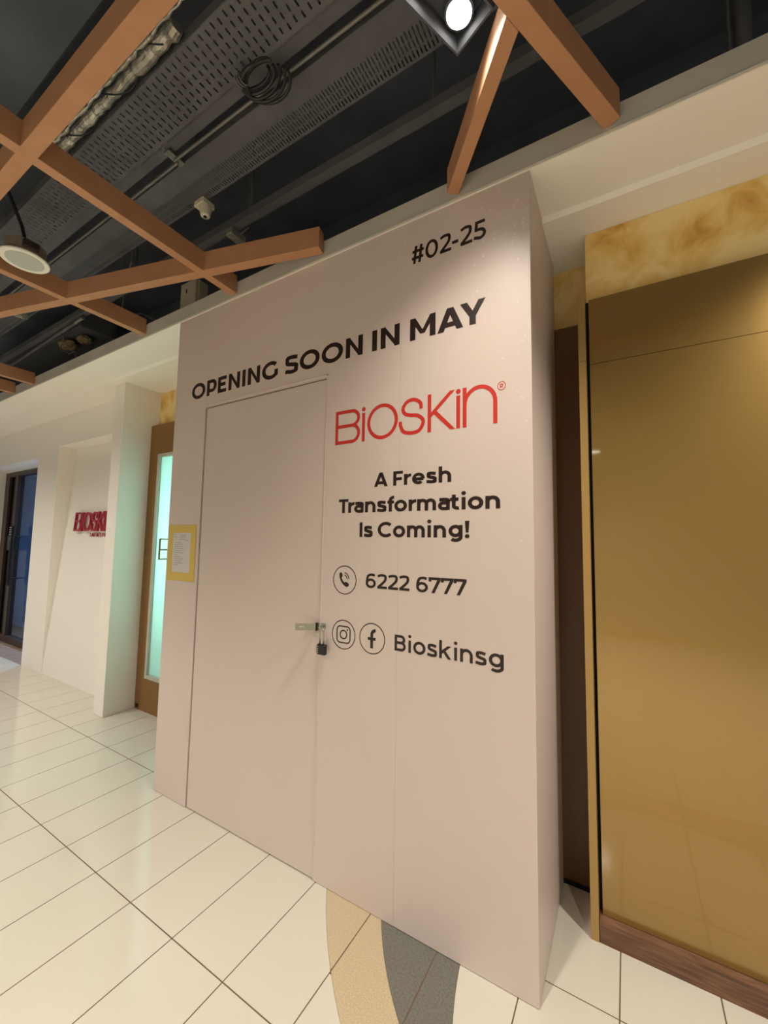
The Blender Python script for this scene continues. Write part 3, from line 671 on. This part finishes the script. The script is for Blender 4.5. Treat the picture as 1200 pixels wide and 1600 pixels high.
# ================================================================== SERVICES IN THE CEILING VOID
def tray(name, y0, y1, z, x0, x1, sy0, sy1, px, py, sl, sw, label):
    t = empty(name, ((x0+x1)/2, (y0+y1)/2, z), label=label, cat='cable tray')
    bm = bmesh.new()
    def q(a, b, c, d_):
        if b-a > 1e-6 and d_-c > 1e-6: bm.faces.new([bm.verts.new(v) for v in ((a, c, z), (a, d_, z), (b, d_, z), (b, c, z))])
    q(x0, x1, y0, sy0); q(x0, x1, sy1, y1)
    nx = int((x1-x0)/px); ny = int((sy1-sy0)/py); ey = (sy1-sy0)/ny
    for i in range(nx):
        a = x0+i*px
        for j in range(ny):
            off = (.25 if i % 2 else .0)*ey
            c = sy0+j*ey
            s0, s1 = c+(ey-sl)/2*.5+off*.6, c+(ey-sl)/2*.5+off*.6+sl
            s1 = min(s1, c+ey-.001)
            m0, m1 = a+(px-sw)/2, a+(px+sw)/2
            q(a, m0, c, c+ey); q(m1, a+px, c, c+ey); q(m0, m1, c, s0); q(m0, m1, s1, c+ey)
    q(x0+nx*px, x1, sy0, sy1)
    obj('perforated_base', bm, 'tray', t)
    for yy in (y0, y1): box('side_rail', x0, x1, yy-.001, yy+.001, z, z+.05, 'tray', t)
    return t
tray('cable_tray', -.731, -.53, 3.5, -6.0, .3, -.722, -.543, .036, .0299, .022, .0085, 'wide perforated grey cable tray nearest the big brown beam')
tray('cable_tray', -.41, -.20, 3.52, -6.0, .3, -.315, -.21, .017, .035, .029, .0065, 'grey cable tray with a narrow band of fine slots above the hoarding')
bm = bmesh.new(); bx(bm, -6, .3, -.52, -.465, 3.53, 3.56); obj('cable_channel', bm, 'tray', label='plain dark cable channel between the two perforated trays', cat='channel')
t = empty('conduit', (-2, -.445, 3.5), label='thin pale conduit pipe running between the two cable trays', cat='pipe')
bm = bmesh.new(); tube(bm, [(-6, -.43, 3.505), (-1.95, -.437, 3.5)], .007, 8); obj('pipe', bm, 'conduit', t)
bm = bmesh.new(); tube(bm, [(-1.95, -.452, 3.5), (.3, -.44, 3.5)], .007, 8); obj('pipe', bm, 'conduit', t)
box('pipe_clip', -1.97, -1.93, -.50, -.41, 3.507, 3.515, 'conduit', t)
bm = bmesh.new(); rng = random.Random(9)
pts = [(-2.52+.03*i, -.766+rng.uniform(-.003, .003), 3.525+rng.uniform(-.003, .003)) for i in range(0, 37)]
tube(bm, pts, [(.021 if i < 27 else .026)+rng.uniform(-.004, .004) for i, _ in enumerate(pts)], 12); o = obj('foil_pipe', bm, 'foil', label='crumpled silver foil wrapped pipe beside the wide cable tray', cat='pipe')
bm = bmesh.new(); tube(bm, [(-2.5+.02*i, -.766+.028*math.cos(i*.35), 3.525+.029*math.sin(i*.35)) for i in range(0, 50)], .003, 6); obj('binding_strap', bm, 'cable', o)
bm = bmesh.new(); pts = [(-2.6+.03*i, -.806+rng.uniform(-.004, .004), 3.51) for i in range(0, 50)]
tube(bm, pts, [.006+rng.uniform(-.003, .004) for _ in pts], 8); obj('foil_pipe', bm, 'foil', label='thin silver foil strip along the edge of the widest brown beam', cat='pipe')
bm = bmesh.new(); bx(bm, -6, .3, -1.35, -.88, 3.72, 3.95, .01); obj('air_duct', bm, 'black', label='big black air duct above the widest brown beam', cat='duct')
bm = bmesh.new(); bx(bm, -6.4, .6, -.02, .03, 3.5, 3.55); obj('black_pipe', bm, 'tray', label='square black pipe running over the fascia above the hoarding', cat='pipe')
# hangers
for x, y, z, lb in ((-1.9, -.38, 3.53, 'beside the smoke detector'), (-1.9, .0, 3.551, 'beside the dusty junction box'), (-.7, .0, 3.551, 'over the hoarding right half'), (-3.2, .0, 3.551, 'over the hoarding left edge'), (-3.1, -.55, 3.51, 'behind the hanging round lamp')):
    bm = bmesh.new(); tube(bm, [(x, y, z), (x, y, 4.0)], .009, 6); o = obj('hanger_rod', bm, 'tray'); finish(o, '', label='thin dark hanger rod dropping from the slab '+lb, cat='rod', group='hanger rods in the ceiling void')
# cable coil
bm = bmesh.new()
for k in range(5):
    tube(bm, [(-1.27+.012*k+(.075+.008*k)*math.cos(a*.2), -.53+.008*k+(.042+.006*k)*math.sin(a*.2), 3.462-.006*k+.012*math.sin(a*.2+k)) for a in range(0, 28)], .0065, 6)
o = obj('cable_coil', bm, 'cable', label='coil of dark cables tied under the cable tray', cat='cable')
bm = bmesh.new()
for k in range(3): tube(bm, [(-1.335+.012*k+.004*math.cos(a*.6), -.55+.02*math.cos(a*.6), 3.455+.022*math.sin(a*.6)) for a in range(0, 11)], .003, 6)
obj('cable_tie', bm, 'palecable', o)
# smoke detector, junction boxes
t = empty('smoke_detector', (-2.06, -.21, 3.48), label='small ivory smoke detector hanging under the narrow slotted tray', cat='detector')
bm = bmesh.new(); bx(bm, -2.115, -2.03, -.235, -.155, 3.485, 3.519, .004); obj('mount_box', bm, 'plastic', t)
bm = bmesh.new(); lathe(bm, (-2.06, -.195, 3.43), [(.012, 0), (.026, .004), (.032, .03), (.036, .054)], 20); obj('sensor_head', bm, 'plastic', t)
bm = bmesh.new(); lathe(bm, (-2.06, -.195, 3.426), [(.003, 0), (.010, .001), (.010, .005)], 12); obj('sensor_lens', bm, 'gap', t)
t = empty('junction_box', (-2.08, .04, 3.47), label='dusty metal junction box under the square black pipe', cat='box')
bm = bmesh.new(); bx(bm, -2.11, -2.05, -.02, .09, 3.455, 3.499, .003); obj('box_body', bm, 'foil', t)
bm = bmesh.new(); tube(bm, [(-2.05, .05, 3.49), (-2.0, .06, 3.52), (-2.0, .06, 4.0)], .006, 6); obj('cable', bm, 'palecable', t)
t = empty('electrical_box', (-2.92, .3, 3.36), label='ivory electrical box standing on the bulkhead behind the beam crossing', cat='box')
bm = bmesh.new(); bx(bm, -2.98, -2.78, .26, .34, 3.30, 3.56, .004); obj('box_body', bm, 'plastic', t)
bm = bmesh.new(); bx(bm, -2.975, -2.785, .235, .258, 3.31, 3.56, .003); obj('box_cover', bm, 'plastic', t)
bm = bmesh.new(); bx(bm, -2.90, -2.89, .231, .236, 3.47, 3.50); obj('cover_catch', bm, 'gap', t)
box('box_stand', -2.95, -2.81, .27, .33, 3.051, 3.30, 'black', t)
# right hand vertical pipe
t = empty('steel_pipe', (.42, .32, 3.125), label='shiny vertical steel pipe behind the fascia at top right', cat='pipe')
bm = bmesh.new(); tube(bm, [(.43, .32, 3.05), (.43, .32, 4.0)], .028, 14); obj('pipe', bm, 'tray', t, smooth=True)
bm = bmesh.new(); tube(bm, [(.385, .30, 3.05), (.385, .30, 3.5), (.39, .30, 4.0)], .005, 8); obj('drain_tube', bm, 'steel', t)
# left void: metal sheet duct, pipe, cables, insulation
bm = bmesh.new(); bx(bm, -6.6, -4.4, .13, .45, 3.56, 3.75, .006); o = obj('sheet_metal_duct', bm, 'tray', label='dusty dark sheet metal duct above the bulkhead at left', cat='duct')
bm = bmesh.new(); lathe(bm, (-5.05, .26, 3.552), [(.02, 0), (.045, .002), (.045, .009)], 16); obj('spigot', bm, 'gap', o)
t = empty('rigid_pipe', (-5.5, .05, 3.5), label='straight dark pipe with a bright end above the bulkhead at left', cat='pipe')
bm = bmesh.new(); tube(bm, [(-7.2, .12, 3.46), (-4.16, .0, 3.46)], .014, 10); obj('pipe', bm, 'tray', t)
bm = bmesh.new(); tube(bm, [(-4.16, .0, 3.46), (-4.0, -.006, 3.46)], .014, 10); obj('pipe_end', bm, 'steel', t)
for k, (cx, cy2, cz, r) in enumerate(((-4.82, .20, 3.507, .07), (-4.58, .24, 3.518, .055))):
    bm = bmesh.new(); bmesh.ops.create_icosphere(bm, subdivisions=3, radius=r); rng = random.Random(k)
    for v in bm.verts: v.co = Vector((v.co.x*1.5, v.co.y, v.co.z*.6))*(1+rng.uniform(-.16, .16)) + Vector((cx, cy2, cz))
    obj('insulation_clump', bm, 'insulation', label=('larger' if k == 0 else 'smaller')+' straw coloured insulation clump stuck under the left duct', cat='insulation')
def cable(pts, r, label, m_='palecable'):
    bm = bmesh.new(); tube(bm, [(*Vector((0, 0, 0)),)] and [tuple(p) for p in pts], r, 6); o = obj('loose_cable', bm, m_); finish(o, '', label=label, cat='cable'); return o
cable([(-4.72, .12, 3.75), (-4.68, .11, 3.5), (-4.78, .12, 3.42), (-4.62, .14, 3.34), (-4.4, .1, 3.30), (-4.2, .05, 3.14)], .004, 'thin loose grey cable dropping to the fascia at left')
cable([(-2.95, -.15, 3.95), (-2.95, -.15, 3.5), (-3.08, -.12, 3.42), (-3.15, -.1, 3.36), (-3.12, -.1, 3.5)], .004, 'thin loose grey cable looping between the beams at left')
cable([(-3.55, .06, 3.9), (-3.5, .07, 3.5), (-3.56, .08, 3.4), (-3.3, .12, 3.36), (-3.1, .2, 3.25)], .004, 'thin grey cable behind the second beam', 'palecable')
bm = bmesh.new(); tube(bm, [(-4.45+.03*i, -.33+.01*math.sin(i*2), 3.46-.012*i) for i in range(8)], [.022, .026]*4, 10); o = obj('flexible_duct', bm, 'foil', label='short silver flexible duct near the hanging round lamp', cat='duct')
# opposite side of the corridor, behind the viewer
box('wall_front', -10.1, 3.2, -6.3, -6.2, 0, 4.0, 'grey', kind='structure', label='plain grey corridor wall opposite the shopfront')
